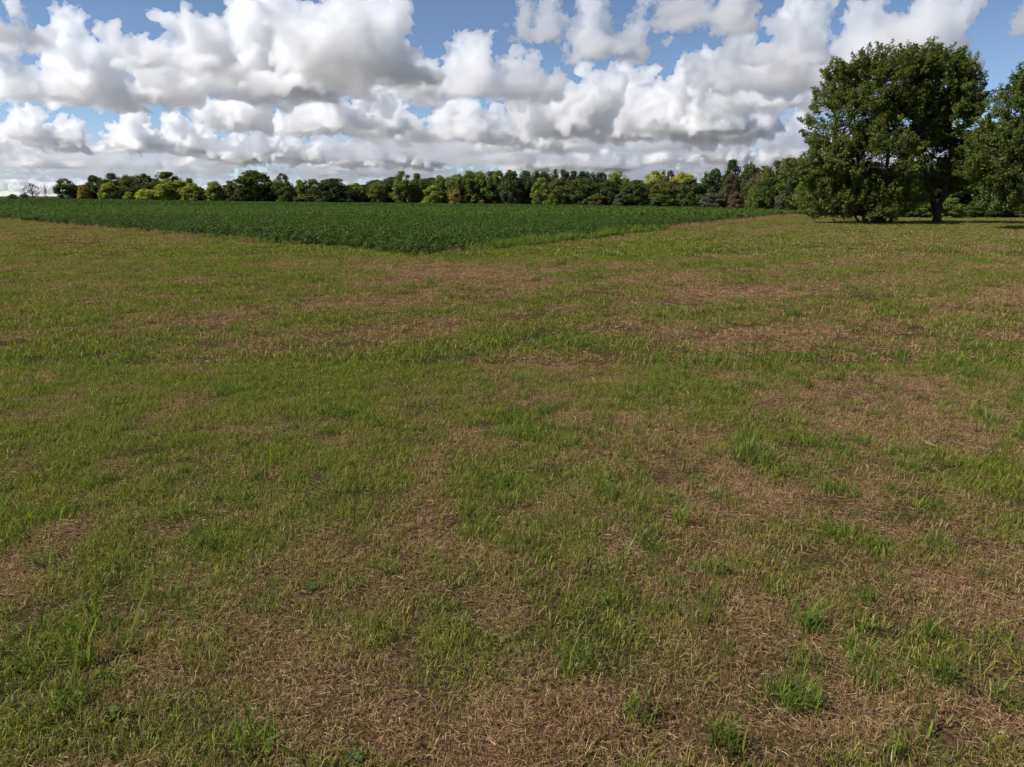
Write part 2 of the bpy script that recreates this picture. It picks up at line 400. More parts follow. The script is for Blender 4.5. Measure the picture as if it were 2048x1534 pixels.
T = 'tree'; S = 'shrub'
FAR = [  # label, px, width, top, depth offset, colour, kind, variant
 (S, 'low hazy bush on the horizon at the extreme left', 24, 26, 388, 60, 'grey', 'bush', 0),
 (S, 'second low hazy bush on the left horizon beside the thin tree', 48, 20, 387, 60, 'grey', 'bush', 1),
 (T, 'thin airy grey-green tree standing alone on the left horizon', 65, 32, 367, 12, 'grey', 'sparse', 0),
 (T, 'almost leafless bare tree on the left horizon', 92, 28, 365, 12, 'brown', 'bare', 0),
 (T, 'lone dark round tree between the bare tree and the left copse', 135, 46, 358, 2, 'dark', 'round', 3),
 (S, 'golden tan bush at the left end of the left copse', 172, 34, 369, -2, 'gold', 'bush', 0),
 (T, 'dark tree behind the golden tan bush at the copse end', 196, 44, 351, 8, 'dark', 'oak', 0),
 (T, 'dark olive tree rising behind the bright lime bush', 228, 46, 348, 10, 'dark', 'oak', 1),
 (T, 'dark brownish tree at the middle of the left copse', 262, 46, 350, 9, 'olive', 'oak', 2),
 (T, 'tall dark tree just right of the left copse middle', 292, 44, 346, 10, 'dark', 'round', 1),
 (T, 'broad flat-topped dark tree behind the lime green tree', 338, 64, 345, 11, 'dark', 'oak', 3),
 (S, 'bright lime green bush in front of the left copse', 220, 46, 365, -3, 'lime', 'bush', 1),
 (S, 'small yellow-green bush right of the bright lime bush', 258, 28, 384, -4, 'lime', 'bush', 2),
 (S, 'golden yellow bush at the foot of the left copse', 294, 48, 377, -4, 'yellow', 'bush', 3),
 (T, 'large yellow-lime tree in front of the flat-topped dark tree', 342, 74, 360, 0, 'lime', 'round', 2),
 (S, 'bright green bush right of the large yellow-lime tree', 386, 56, 367, -3, 'lime', 'bush', 0),
 (T, 'small olive treetop peeping out behind the bright green bush', 382, 32, 358, 9, 'mid', 'oak', 1),
 (S, 'pale green feathery bush before the rusty bush', 430, 42, 362, -1, 'light', 'bush', 1),
 (S, 'rusty brown bush left of the tall olive tree', 462, 36, 362, 0, 'rust', 'bush', 2),
 (T, 'tall dark olive tree, highest left of centre on the field edge', 511, 82, 341, 0, 'dark', 'oak', 0),
 (T, 'tree with yellow-green top right of the tall olive tree', 566, 40, 348, 4, 'olive', 'round', 3),
 (S, 'low dark bush under the tree with yellow-green top', 574, 46, 371, -4, 'dark', 'bush', 3),
 (T, 'slim pointed green tree left of the darkest round tree', 614, 38, 359, 1, 'mid', 'spire', 0),
 (S, 'low brown-green bush at the foot of the slim pointed tree', 612, 60, 389, -6, 'olive', 'bush', 0),
 (T, 'darkest round tree left of the gap in the tree line', 668, 76, 358, -6, 'deep', 'round', 0),
 (S, 'low dark bush at the right foot of the darkest round tree', 702, 42, 378, -7, 'deep', 'bush', 1),
 (T, 'pale green rounded tree just left of the gap', 713, 42, 365, 4, 'light', 'round', 1),
 (S, 'tiny brownish bush in the gap of the tree line', 737, 14, 382, 30, 'brown', 'bush', 2),
 (T, 'mid green tree just right of the gap', 757, 40, 364, 0, 'mid', 'oak', 2),
 (T, 'smaller tree behind, left of the big round lit tree', 782, 34, 361, 8, 'mid', 'round', 2),
 (T, 'big round sunlit green tree at the centre of the tree line', 806, 52, 344, -1, 'mid', 'round', 3),
 (T, 'narrow green tree against the right of the big round lit tree', 836, 32, 348, 3, 'mid', 'oak', 3),
 (S, 'yellow-green shrub low at the foot of the centre wood', 866, 52, 370, -2, 'lime', 'bush', 3),
 (T, 'airy light green tree over the yellow-green shrub', 884, 42, 351, 4, 'mid', 'oak', 0),
 (S, 'golden shrub low in the centre wood', 912, 30, 379, -4, 'gold', 'bush', 0),
 (T, 'sunlit green tree behind the golden shrub', 918, 46, 350, 3, 'mid', 'spire', 1),
 (T, 'tall ragged-topped tree right of the golden shrub', 949, 44, 344, 4, 'mid', 'spire', 2),
 (S, 'small orange bush at the foot of the ragged wood', 964, 12, 399, -5, 'gold', 'bush', 1),
 (T, 'ragged-topped tree, second right of the golden shrub', 978, 40, 343, 3, 'mid', 'spire', 0),
 (T, 'dusky green tree in front of the ragged-topped row', 1022, 48, 344, 0, 'blue', 'round', 0),
 (T, 'ragged-topped tree behind the dusky green tree', 1004, 36, 341, 10, 'olive', 'spire', 1),
 (T, 'grey-green ragged tree right of the dusky green tree', 1057, 40, 343, 6, 'blue', 'spire', 2),
 (S, 'light willow-green bush at the left end of the dark wood', 1082, 46, 356, -4, 'light', 'bush', 2),
 (T, 'small spiky treetop above the willow-green bush', 1090, 34, 345, 10, 'dark', 'spire', 0),
 (T, 'spiky dark treetop highest in the middle of the wood', 1122, 34, 340, 10, 'deep', 'spire', 1),
 (T, 'dark wide tree with yellowish left shoulder', 1118, 60, 354, -5, 'olive', 'bush', 3),
 (T, 'spiky dark treetop left of the light green lit crown', 1160, 38, 344, 10, 'deep', 'spire', 2),
 (T, 'dark wide tree left of the twin yellow crowns', 1168, 66, 354, -4, 'dark', 'round', 1),
 (T, 'spiky dark treetop behind the light green lit crown', 1197, 34, 346, 14, 'deep', 'spire', 0),
 (T, 'light green sunlit crown rising behind the dark wood', 1238, 62, 344, 20, 'light', 'round', 2),
 (T, 'dark pointed tree below the light green lit crown', 1222, 50, 364, -6, 'deep', 'oak', 1),
 (T, 'left one of two yellow sunlit crowns behind the dark wood', 1306, 62, 344, 22, 'yellow', 'round', 3),
 (T, 'right one of two yellow sunlit crowns behind the dark wood', 1364, 62, 344, 22, 'yellow', 'oak', 2),
 (T, 'small dark treetop between the two yellow crowns', 1334, 26, 342, 34, 'deep', 'spire', 1),
 (T, 'dark round tree below the left yellow crown', 1272, 56, 361, -4, 'dark', 'round', 0),
 (T, 'dark round tree below the right yellow crown', 1330, 64, 362, -3, 'olive', 'round', 1),
 (T, 'dark green tree right below the twin yellow crowns', 1382, 52, 359, -2, 'dark', 'oak', 3),
 (S, 'grey-green shrub at the foot of the dark wood', 1246, 46, 385, -12, 'grey', 'bush', 0),
 (S, 'dull brown shrub beside the grey-green shrub in the dark wood', 1196, 46, 388, -12, 'olive', 'bush', 1),
 (S, 'dark low shrub under the twin yellow crowns', 1330, 70, 390, -10, 'dark', 'bush', 2),
 (T, 'sloping dark green tree left of the tallest far tree', 1422, 54, 338, 4, 'blue', 'oak', 0),
 (T, 'tallest dark tree of the far wood with knobbly top', 1461, 44, 322, 8, 'deep', 'oak', 1),
 (T, 'dark green twin-topped tree right of the tallest far tree', 1500, 50, 325, 8, 'dark', 'oak', 2),
 (T, 'rusty red-brown dying tree in the right of the wood', 1460, 36, 345, -2, 'rust', 'round', 1),
 (S, 'grey leafless-looking shrub under the rusty dying tree', 1426, 56, 384, -8, 'grey', 'bush', 3),
 (S, 'brown-grey shrub right of the grey leafless-looking shrub', 1474, 40, 384, -6, 'brown', 'bush', 0),
 (T, 'tree with russet-brown crown near the large nearby tree', 1522, 62, 334, 6, 'rust', 'round', 2),
 (T, 'slim dark green tree below the russet-brown crown', 1512, 38, 368, -4, 'mid', 'bush', 1),
 (S, 'grey thin brush right of the slim dark green tree', 1568, 40, 366, -2, 'grey', 'bush', 2),
 (T, 'olive green tree rising behind the grey thin brush', 1574, 76, 318, 12, 'olive', 'oak', 3),
 (T, 'dense rounded green tree bridging the wood and the big tree', 1606, 92, 312, -4, 'dark', 'round', 1),
 (T, 'rounded olive tree left of the bridging green tree', 1552, 78, 324, 2, 'olive', 'round', 3),
 (T, 'low rounded dark tree in front of the rounded olive tree', 1538, 58, 356, -8, 'dark', 'round', 0),
 (T, 'fresh green bush-like tree at the left foot of the big tree', 1612, 62, 350, -6, 'mid', 'bush', 0),
]
for kind_name, label, px, w, top, dY, colour, kind, i in FAR:
    if kind_name == T: place_tree('field_tree', label, px, w, top, dY, colour, kind, i)
    else: place_tree('field_shrub', label, px, w, top, dY, colour, kind, i, 'shrub', 'shrubs at the foot of the far woods')

HEDGE = [('dark hedge shrub seen between the two nearby trunks', 1815, 60, 398, 'dark', 1), ('green hedge shrub right behind the forked trunk', 1905, 62, 396, 'mid', 2),
         ('hedge shrub behind the nearby trees, left of the edge tree', 1956, 60, 400, 'dark', 3), ('dark hedge shrub behind the edge tree', 2012, 66, 392, 'deep', 0),
         ('hedge shrub at the extreme right behind the edge tree', 2070, 70, 388, 'dark', 1), ('hedge shrub visible under the forked tree crown', 1860, 56, 402, 'mid', 3)]
for label, px, w, top, colour, i in HEDGE:
    place_tree('hedge_shrub', label, px, w, top, 0, colour, 'bush', i, 'shrub', 'hedge shrubs beyond the nearby trees', Y=99 + 3 * (i % 2))
for label, px, w, top, colour, kind, i, Y in (('tall dark tree behind the hedge, left of the edge tree', 1950, 130, 300, 'deep', 'oak', 1, 112),
                                              ('tall dark tree behind the hedge at the right edge', 2080, 150, 270, 'deep', 'round', 2, 114),
                                              ('dark tree behind the hedge between the nearby trunks', 1840, 120, 330, 'deep', 'oak', 0, 116)):
    place_tree('hedge_tree', label, px, w, top, 0, colour, kind, i, 'tree', 'trees behind the hedge', Y=Y)

UNDER = []
def understorey():
    """shaded brush and stems behind the front row: one mass, nothing in it can be told apart"""
    r = random.Random(3)
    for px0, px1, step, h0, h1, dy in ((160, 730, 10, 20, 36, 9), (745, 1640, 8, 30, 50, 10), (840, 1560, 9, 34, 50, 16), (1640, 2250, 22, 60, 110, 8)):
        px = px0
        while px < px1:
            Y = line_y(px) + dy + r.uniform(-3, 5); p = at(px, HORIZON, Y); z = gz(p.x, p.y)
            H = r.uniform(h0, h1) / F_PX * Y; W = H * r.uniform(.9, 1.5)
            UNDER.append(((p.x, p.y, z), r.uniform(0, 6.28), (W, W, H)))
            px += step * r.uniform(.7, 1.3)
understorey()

# ------------------------------------------------------------------ the large trees on the right
def big_tree(label, Y, lobes, stems, n_spray, colour, seed, leaf=.19, per=95):
    """lobes: photo px of crown masses (x, y, rx, ry, depth offset); stems: polylines (px, py, dY, radius m)"""
    r = np.random.default_rng(seed)
    k = Y * COS / F_PX
    W = lambda x, y, dy: np.array(at(x, y, Y + dy))
    base = W(stems[0][0][0], stems[0][0][1], stems[0][0][2]); base[2] = gz(base[0], base[1])
    wood = Parts(); nodes, nrad = [], []
    for st in stems:
        P = np.array([W(x, y, d) for x, y, d, q in st]); q = np.array([s[3] for s in st])
        P[0, 2] = min(P[0, 2], gz(P[0, 0], P[0, 1])) - .05 if st[0][1] > 435 else P[0, 2]
        n = 14; t = np.linspace(0, len(P) - 1, n)
        Q = np.stack([np.interp(t, np.arange(len(P)), P[:, c]) for c in range(3)], 1)
        Q[1:-1] += r.normal(0, .07, (n - 2, 3)); qq = np.interp(t, np.arange(len(P)), q)
        if st[0][1] > 435: qq[0] *= 1.5; qq[1] *= 1.15
        wood.add(*tube(Q - base, qq, 9)); nodes += list(Q[4:]); nrad += list(qq[4:])
    nodes, nrad = np.array(nodes), np.array(nrad)
    vol = np.array([rx * ry for _, _, rx, ry, _ in lobes]); cnt = np.maximum(8, n_spray * vol / vol.sum()).astype(int)
    PP, NN, HH = [], [], []
    for (x, y, rx, ry, dy), c in zip(lobes, cnt):
        ctr = W(x, y, dy); ra = np.array([rx * k, max(rx, ry) * k * .85, ry * k])
        # limb to the lobe
        j = np.argmin(np.linalg.norm((nodes - ctr) * [1, 1, .7] + [0, 0, .8], axis=1))
        mid = (nodes[j] + ctr) / 2 + r.normal(0, .15, 3)
        limb = np.array([nodes[j], mid, ctr, ctr + [0, 0, ra[2] * .55]])
        wood.add(*tube(limb - base, [min(nrad[j], .13), .085, .06, .02], 6))
        lim = np.vstack([limb[0] * (1 - f) + limb[1] * f for f in (.5, 1)] + [limb[2]] + [limb[3]])
        d = unit(r, c); d[:, 2] = np.where(d[:, 2] < -.45, -d[:, 2], d[:, 2])
        rho = r.uniform(.4, 1.03, c) ** .6
        for dd, q in zip(d, rho):
            tip = ctr + dd * ra * q
            if tip[2] < gz(tip[0], tip[1]) + .25: continue
            a = lim[np.argmin(np.linalg.norm(lim - tip, axis=1))]
            out = dd * .7 + np.array([0, 0, .45]) + r.normal(0, .35, 3); out /= np.linalg.norm(out)
            ln = r.uniform(.7, 1.7)
            s0 = tip - out * ln * .5
            wood.add(*tube(np.array([a, (a + s0) / 2 + r.normal(0, .12, 3), s0, tip + out * ln * .45]) - base, [.035, .022, .014, .004], 3))
            m = int(per * r.uniform(.6, 1.3)); f = r.random(m)
            off = unit(r, m) * (r.random(m) ** .6 * (.42 - .25 * f))[:, None]
            PP.append(s0 + out * (f * ln)[:, None] + off); HH.append(np.full(m, r.random()))
            NN.append(off * 1.2 + np.array([0, 0, .35]) + r.normal(0, .3, (m, 3)))
    P, Nn, Hh = np.vstack(PP), np.vstack(NN), np.concatenate(HH)
    V, F, q = leaves(P - base, Nn, leaf, r)
    hue = np.repeat(Hh, 4)
    e = bpy.data.objects.new('broadleaf_tree', None); COL.objects.link(e); e.location = base
    tag(e, label, 'tree', 'large trees at the right of the lawn')
    Vw, Fw = wood.get()
    obj('trunk', mesh('trunk', Vw, Fw, [BARK], None, True), e)
    c = obj('crown', mesh('crown', V, F, [FOLIAGE], {'rnd': q * .65 + hue * .35, 'hue': hue}), e)
    c.color = (*colour, 1)
    print('big tree leaves', len(P))

big_tree('large bushy many-stemmed tree with foliage down to the lawn', 60,
         [(1700, 250, 82, 88, 0), (1762, 172, 92, 66, 1), (1655, 325, 52, 62, -1), (1740, 335, 95, 75, -2), (1690, 395, 72, 42, -1), (1795, 262, 78, 80, 1),
          (1640, 390, 38, 45, 0), (1680, 180, 50, 55, 1), (1790, 395, 55, 38, -2), (1725, 420, 75, 26, -2), (1610, 335, 24, 26, 0), (1760, 425, 45, 22, 1), (1665, 425, 45, 20, 0), (1720, 380, 80, 50, 2)],
         [[(1752, 448, 0, .26), (1745, 400, 0, .2), (1720, 320, 0, .14), (1690, 200, 0, .05)],
          [(1765, 447, .5, .22), (1770, 390, .6, .17), (1778, 280, 1, .12), (1770, 140, 1, .04)],
          [(1735, 447, -.4, .15), (1715, 410, -.5, .12), (1665, 340, -1, .06)],
          [(1722, 448, .3, .1), (1700, 420, .3, .08), (1660, 390, 0, .04)],
          [(1778, 446, -.5, .13), (1800, 400, -1, .09), (1815, 320, -.5, .05)]],
         1050, (.125, .145, .03), 5, .145, 120)
big_tree('large tree with dark forked trunk and wide dense crown', 61,
         [(1885, 172, 66, 62, 0), (1832, 142, 70, 46, 1), (1900, 262, 62, 78, 0), (1852, 300, 52, 66, 1.5), (1925, 335, 40, 62, -1), (1928, 205, 36, 62, 0), (1880, 370, 46, 30, 2), (1820, 215, 50, 50, 1)],
         [[(1876, 448, 0, .36), (1872, 420, 0, .3), (1858, 380, -.3, .2), (1838, 300, -.5, .14), (1825, 170, 0, .04)],
          [(1873, 425, 0, .26), (1888, 395, .3, .23), (1896, 340, .4, .18), (1902, 250, .4, .12), (1895, 130, 0, .04)],
          [(1892, 370, .3, .13), (1915, 320, .2, .1), (1932, 220, 0, .04)]],
         820, (.115, .138, .028), 8, .145, 120)
big_tree('tree cut off by the right edge with low hanging foliage', 50,
         [(2040, 245, 62, 85, 0), (2010, 335, 52, 82, -1), (2085, 330, 90, 100, 0), (2064, 180, 42, 46, 0), (2005, 400, 46, 30, -1), (2120, 220, 70, 80, 0), (2060, 405, 60, 28, -1), (2150, 400, 60, 40, 0), (1978, 325, 38, 80, 0)],
         [[(2118, 454, 0, .34), (2110, 400, 0, .26), (2090, 300, 0, .16), (2060, 180, 0, .05)],
          [(2110, 410, 0, .2), (2130, 330, .2, .14), (2130, 200, 0, .05)],
          [(2106, 380, 0, .15), (2060, 350, -.5, .1), (2010, 300, -.8, .05)]],
         660, (.11, .138, .028), 12, .14, 120)

# ------------------------------------------------------------------ instanced ground cover
def scatter(name, P, rot, size, dry, sources, parent=None):
    n = len(P)
    me = bpy.data.meshes.new(name)
    me.vertices.add(n); me.vertices.foreach_set('co', np.asarray(P, np.float32).ravel())
    me.attributes.new('spin', 'FLOAT_VECTOR', 'POINT').data.foreach_set('vector', np.asarray(rot, np.float32).ravel())
    me.attributes.new('grow', 'FLOAT', 'POINT').data.foreach_set('value', np.asarray(size, np.float32))
    me.attributes.new('dry', 'FLOAT', 'POINT').data.foreach_set('value', np.asarray(dry, np.float32))
    me.attributes.new('pick', 'INT', 'POINT').data.foreach_set('value', rng.integers(0, len(sources), n).astype(np.int32))
    ng = bpy.data.node_groups.new(name, 'GeometryNodeTree')
    ng.interface.new_socket('Geometry', in_out='INPUT', socket_type='NodeSocketGeometry')
    ng.interface.new_socket('Geometry', in_out='OUTPUT', socket_type='NodeSocketGeometry')
    N, L = ng.nodes, ng.links
    gi, go = N.new('NodeGroupInput'), N.new('NodeGroupOutput')
    iop, join = N.new('GeometryNodeInstanceOnPoints'), N.new('GeometryNodeJoinGeometry')
    for s in sources:
        oi = N.new('GeometryNodeObjectInfo'); oi.inputs['Object'].default_value = s; oi.inputs['As Instance'].default_value = True
        L.new(oi.outputs['Geometry'], join.inputs[0])
    def na(key, t):
        a = N.new('GeometryNodeInputNamedAttribute'); a.data_type = t; a.inputs['Name'].default_value = key
        return a.outputs['Attribute']
    e2r = N.new('FunctionNodeEulerToRotation')
    L.new(na('spin', 'FLOAT_VECTOR'), e2r.inputs[0])
    L.new(gi.outputs[0], iop.inputs['Points']); L.new(join.outputs[0], iop.inputs['Instance'])
    iop.inputs['Pick Instance'].default_value = True
    L.new(na('pick', 'INT'), iop.inputs['Instance Index']); L.new(e2r.outputs[0], iop.inputs['Rotation']); L.new(na('grow', 'FLOAT'), iop.inputs['Scale'])
    L.new(iop.outputs[0], go.inputs[0])
    o = obj(name, me, parent)
    o.modifiers.new('scatter', 'NODES').node_group = ng
    return o

def mass(name, label, cat, items, src):
    """many things that read as one mass; items: (location, rotation, scale)"""
    n = len(items)
    o = scatter(name, [i[0] for i in items], [(0, 0, i[1]) for i in items], np.ones(n), np.zeros(n), src)
    a = o.data.attributes.new('grow3', 'FLOAT_VECTOR', 'POINT'); a.data.foreach_set('vector', np.array([i[2] for i in items], np.float32).ravel())
    ng = o.modifiers[0].node_group
    iop = next(q for q in ng.nodes if q.bl_idname == 'GeometryNodeInstanceOnPoints')
    na = ng.nodes.new('GeometryNodeInputNamedAttribute'); na.data_type = 'FLOAT_VECTOR'; na.inputs['Name'].default_value = 'grow3'
    ng.links.new(na.outputs['Attribute'], iop.inputs['Scale'])
    tag(o, label, cat, None, 'stuff')
    return o

def source(name, me): return bpy.data.objects.new(name, me)     # never linked: only feeds the scatter

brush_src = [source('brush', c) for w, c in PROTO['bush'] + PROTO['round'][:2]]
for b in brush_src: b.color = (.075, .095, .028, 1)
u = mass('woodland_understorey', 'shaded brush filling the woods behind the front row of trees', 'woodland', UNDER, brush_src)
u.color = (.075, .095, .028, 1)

def blade_material(name, greens, tans, green_bias=0.0, trans=0.35):
    m, N, L = material(name)
    rnd, rnd2 = attr(N, 'rnd'), attr(N, 'rnd2')
    dry = attr(N, 'dry', 'INSTANCER')
    g = ramp(N, greens); L.new(rnd2, g.inputs[0]); t = ramp(N, tans); L.new(rnd2, t.inputs[0])
    f = math_node(N, L, 'MULTIPLY', math_node(N, L, 'SUBTRACT', math_node(N, L, 'ADD', dry, -green_bias), rnd), 8.0, True)
    leaf_shader(N, L, mixcol(N, L, f, g.outputs[0], t.outputs[0]), trans, 1.5, 0.012)
    return m
GREENS = [(0.0, (.07, .086, .014)), (0.4, (.134, .165, .021)), (0.75, (.22, .245, .032)), (1.0, (.34, .325, .062))]
TANS = [(0.0, (.14, .075, .034)), (0.45, (.28, .165, .078)), (0.8, (.43, .28, .145)), (1.0, (.58, .43, .25))]
GRASS = blade_material('grass_blade', GREENS, TANS)
STRAW = blade_material('dead_straw', GREENS, TANS, -0.55, .2)
RANK = blade_material('rank_grass', [(0, (.055, .095, .016)), (.6, (.13, .185, .022)), (1, (.23, .28, .04))], TANS, .35, .4)

def blades(r, n, radius, hmin, hmax, width, bend, upright=1.0, flat=False, z0=0.0):
    """n curved blades of grass as quads + tip"""
    a = r.uniform(0, 6.283, n); q = radius * np.sqrt(r.random(n))
    root = np.stack([q * np.cos(a), q * np.sin(a), np.full(n, z0)], 1)
    h = r.uniform(hmin, hmax, n)
    th = r.uniform(0, 6.283, n)
    d = np.stack([np.cos(th), np.sin(th), np.zeros(n)], 1); side = np.stack([-np.sin(th + r.normal(0, .5, n)), np.cos(th), np.zeros(n)], 1)
    w = (width * r.uniform(.6, 1.4, n))[:, None]
    b = (np.abs(r.normal(0, bend, n)) + .08)[:, None] * h[:, None]
    up = np.array([0, 0, 1.0])
    if flat:
        root[:, 2] = r.uniform(.004, .03, n)
        k = r.uniform(-.12, .3, n)[:, None]
        p1 = root + d * h[:, None] * .5 + up * h[:, None] * .5 * k; p2 = root + d * h[:, None] + up * h[:, None] * k * r.uniform(.2, 1, n)[:, None]
        side = np.cross(d, up) * .8 + up * r.normal(0, .4, n)[:, None]
    else:
        p1 = root + up * h[:, None] * .55 * upright + d * b * .35; p2 = root + up * h[:, None] * upright * (1 - .25 * b / h[:, None]) + d * b * 1.1
    V = np.stack([root - side * w * .5, root + side * w * .5, p1 + side * w * .42, p1 - side * w * .42, p2 + side * w * .1, p2 - side * w * .1], 1).reshape(-1, 3)
    i = np.arange(n)[:, None] * 6
    F = np.concatenate([i + [0, 1, 2, 3], i + [3, 2, 4, 5]], 1).reshape(-1, 4)
    return V, F, np.repeat(r.random(n), 6), np.repeat(r.random(n), 6)

def clump(name, mat, seed, *sets):
    r = np.random.default_rng(seed); Vs, Fs, A, B, n = [], [], [], [], 0
    for kw in sets:
        V, F, a, b = blades(r, **kw); Vs.append(V); Fs.append(F + n); A.append(a); B.append(b); n += len(V)
    return source(name, mesh(name, np.vstack(Vs), np.vstack(Fs), [mat], {'rnd': np.concatenate(A), 'rnd2': np.concatenate(B)}))

near_src = [clump('tuft', GRASS, s, dict(n=110, radius=.13, hmin=.02, hmax=.062, width=.0034, bend=.55)) for s in range(7)]
near_straw = [clump('straw', STRAW, 20 + s, dict(n=185, radius=.16, hmin=.012, hmax=.05, width=.0018, bend=.4, flat=True)) for s in range(6)]
mid_src = [clump('tuft', GRASS, 40 + s, dict(n=130, radius=.3, hmin=.03, hmax=.085, width=.0075, bend=.55)) for s in range(6)]
mid_straw = [clump('straw', STRAW, 50 + s, dict(n=130, radius=.3, hmin=.03, hmax=.09, width=.0045, bend=.4, flat=True)) for s in range(5)]
far_src = [clump('tuft', GRASS, 60 + s, dict(n=170, radius=.75, hmin=.04, hmax=.1, width=.02, bend=.5)) for s in range(5)]
rank_src = [clump('tuft', RANK, 70 + s, dict(n=9, radius=.05, hmin=.07, hmax=.17, width=.0075, bend=.45)) for s in range(8)]
dense_src = [clump('tuft', RANK, 90 + s, dict(n=60, radius=.09, hmin=.05, hmax=.12, width=.0045, bend=.5)) for s in range(6)]

def sector(y0, y1, density, pad=1.5):
    """random points over the part of the lawn ahead of the camera"""
    xm = .86 * y1 + pad
    n = int(2 * xm * (y1 - y0) * density)
    x, y = rng.uniform(-xm, xm, n), rng.uniform(y0, y1, n)
    keep = (np.abs(x) < .86 * y + pad)
    x, y = x[keep], y[keep]
    keep = ~crop_mask(x, y, -0.15)
    px = CX + F_PX * x / np.maximum(y * COS, 1)
    keep &= y < np.interp(px, LINE[:, 0], LINE[:, 1]) - 2
    return x[keep], y[keep]

def spins(n, tilt=.12):
    return np.stack([rng.normal(0, tilt, n), rng.normal(0, tilt, n), rng.uniform(0, 6.283, n)], 1)

def lawn(name, y0, y1, density, src, lo, hi, want, thin, label, tilt=.12, zoff=0.0):
    x, y = sector(y0, y1, density)
    d = dryness(x, y)
    gap = np.clip((fbm(x * 3.3, y * 3.3, 91, 2) - .36) * 5, .38, 1) if 'dry' not in name else 1
    keep = rng.random(len(x)) < np.clip(want(d), 0, 1) * gap
    x, y, d = x[keep], y[keep], d[keep]
    size = rng.uniform(lo, hi, len(x)) * (1 - thin * d)
    o = scatter(name, np.stack([x, y, ground(x, y) + zoff], 1), spins(len(x), tilt), size, np.clip(d * 1.15 - .1 + rng.normal(0, .12, len(x)), 0, 1), src)
    tag(o, label, 'grass', None, 'stuff')
    print(name, len(x))
    return o

lawn('grass', .9, 9, 150, near_src, .75, 1.35, lambda d: 1.15 - .65 * d, .35, 'short mown green and tan grass in the foreground')
lawn('dry_grass', .9, 9, 60, near_straw, .7, 1.3, lambda d: .15 + 1.1 * d, 0, 'flattened dead straw lying in the foreground grass', .06)
lawn('grass', 9, 26, 20, mid_src, .8, 1.35, lambda d: 1.1 - .5 * d, .35, 'short patchy mown grass in the middle of the lawn')
lawn('dry_grass', 9, 26, 13, mid_straw, .8, 1.3, lambda d: .1 + 1.1 * d, 0, 'flattened dead straw in the middle of the lawn', .05)
lawn('grass', 26, 104, 4.2, far_src, .8, 1.3, lambda d: 1.1 - .4 * d, .35, 'short patchy mown grass at the far side of the lawn', .05)

def rank(name, y0, y1, density, src, lo, hi, label, power):
    x, y = sector(y0, y1, density)
    c = fbm(x * .9, y * .9, 55, 3); d = dryness(x, y)
    keep = rng.random(len(x)) < np.clip((c - .42) * power, .04, 1) * (1.1 - .8 * d)
    x, y, d = x[keep], y[keep], d[keep]
    o = scatter(name, np.stack([x, y, ground(x, y)], 1), spins(len(x), .2), rng.uniform(lo, hi, len(x)), d * .7, src)
    tag(o, label, 'grass', None, 'stuff'); print(name, len(x))
rank('tall_grass', .9, 10, 9, rank_src, .6, 1.3, 'taller loose blades poking out of the foreground lawn', 4)
rank('tall_grass', .9, 12, 16, dense_src, .6, 1.25, 'darker green tufts spread through the foreground lawn', 4)
rank('tall_grass', 12, 34, 2.2, dense_src, 1.0, 2.0, 'greener tufts spread through the middle of the lawn', 4)

# ------------------------------------------------------------------ crop field (soybeans, one closed canopy)
def crop_material():
    m, N, L = material('crop_leaf')
    g = ramp(N, [(0, (.034, .062, .011)), (.5, (.06, .104, .018)), (.9, (.105, .155, .028)), (1, (.18, .235, .06))])
    L.new(attr(N, 'rnd'), g.inputs[0])
    leaf_shader(N, L, g.outputs[0], .2, 1.4, .012)
    return m
CROP = crop_material()
def plant(seed, n, rad, h, leaf):
    r = np.random.default_rng(seed)
    d = unit(r, n); d[:, 2] = np.abs(d[:, 2])
    q = r.uniform(.55, 1, n)[:, None]
    P = d * q * np.array([rad, rad, h * .62]) + np.array([0, 0, h * .38])
    low = r.random(n) < .3; P[low, 2] *= r.uniform(.2, .9, low.sum())
    V, F, a = leaves(P, d * .5 + np.array([0, 0, .9]) + r.normal(0, .35, (n, 3)), leaf, r)
    return source('plant', mesh('plant', V, F, [CROP], {'rnd': a}))
def crop_rows(y0, y1, row, step, src, lo, hi, inset):
    a = np.arange(0, 420, step); b = np.arange(inset, 330, row)
    A, B = np.meshgrid(a, b); A, B = A.ravel(), B.ravel()
    A = A + rng.uniform(-.5, .5, len(A)) * step + inset; B = B + rng.normal(0, .07 * row, len(B))
    x = C0[0] + EL_[0] * A + ER_[0] * B; y = C0[1] + EL_[1] * A + ER_[1] * B
    keep = (y > y0) & (y < y1) & (np.abs(x) < .9 * y + 4)
    x, y = x[keep], y[keep]
    keep = crop_mask(x, y, .0); x, y = x[keep], y[keep]
    return x, y
specs = [(20, 62, .72, .26, [plant(i, 120, .32, CROP_H, .08) for i in range(6)], .8, 1.15),
         (62, 130, .9, .6, [plant(20 + i, 85, .55, CROP_H, .17) for i in range(5)], .85, 1.15),
         (130, 345, 1.6, 1.5, [plant(40 + i, 85, 1.0, CROP_H * .95, .34) for i in range(4)], .85, 1.12)]
crop_root = None
for (y0, y1, row, step, src, lo, hi), where in zip(specs, ('nearest', 'middle', 'farthest')):
    x, y = crop_rows(y0, y1, row, step, src, lo, hi, .12)
    hgt = rng.uniform(lo, hi, len(x)) * (0.78 + .4 * fbm(x * .16, y * .16, 66, 3))
    ea, eb = crop_ab(x, y); edge = np.minimum(ea, eb)
    hgt = hgt * np.clip(.62 + .3 * edge + rng.normal(0, .12, len(x)), .45, 1)
    o = scatter('soybean_crop', np.stack([x, y, ground(x, y)], 1), spins(len(x), .06), hgt, np.zeros(len(x)), src)
    tag(o, 'dense dark green leafy crop, %s stretch of the field' % where, 'crop', None, 'stuff'); print('crop', len(x))
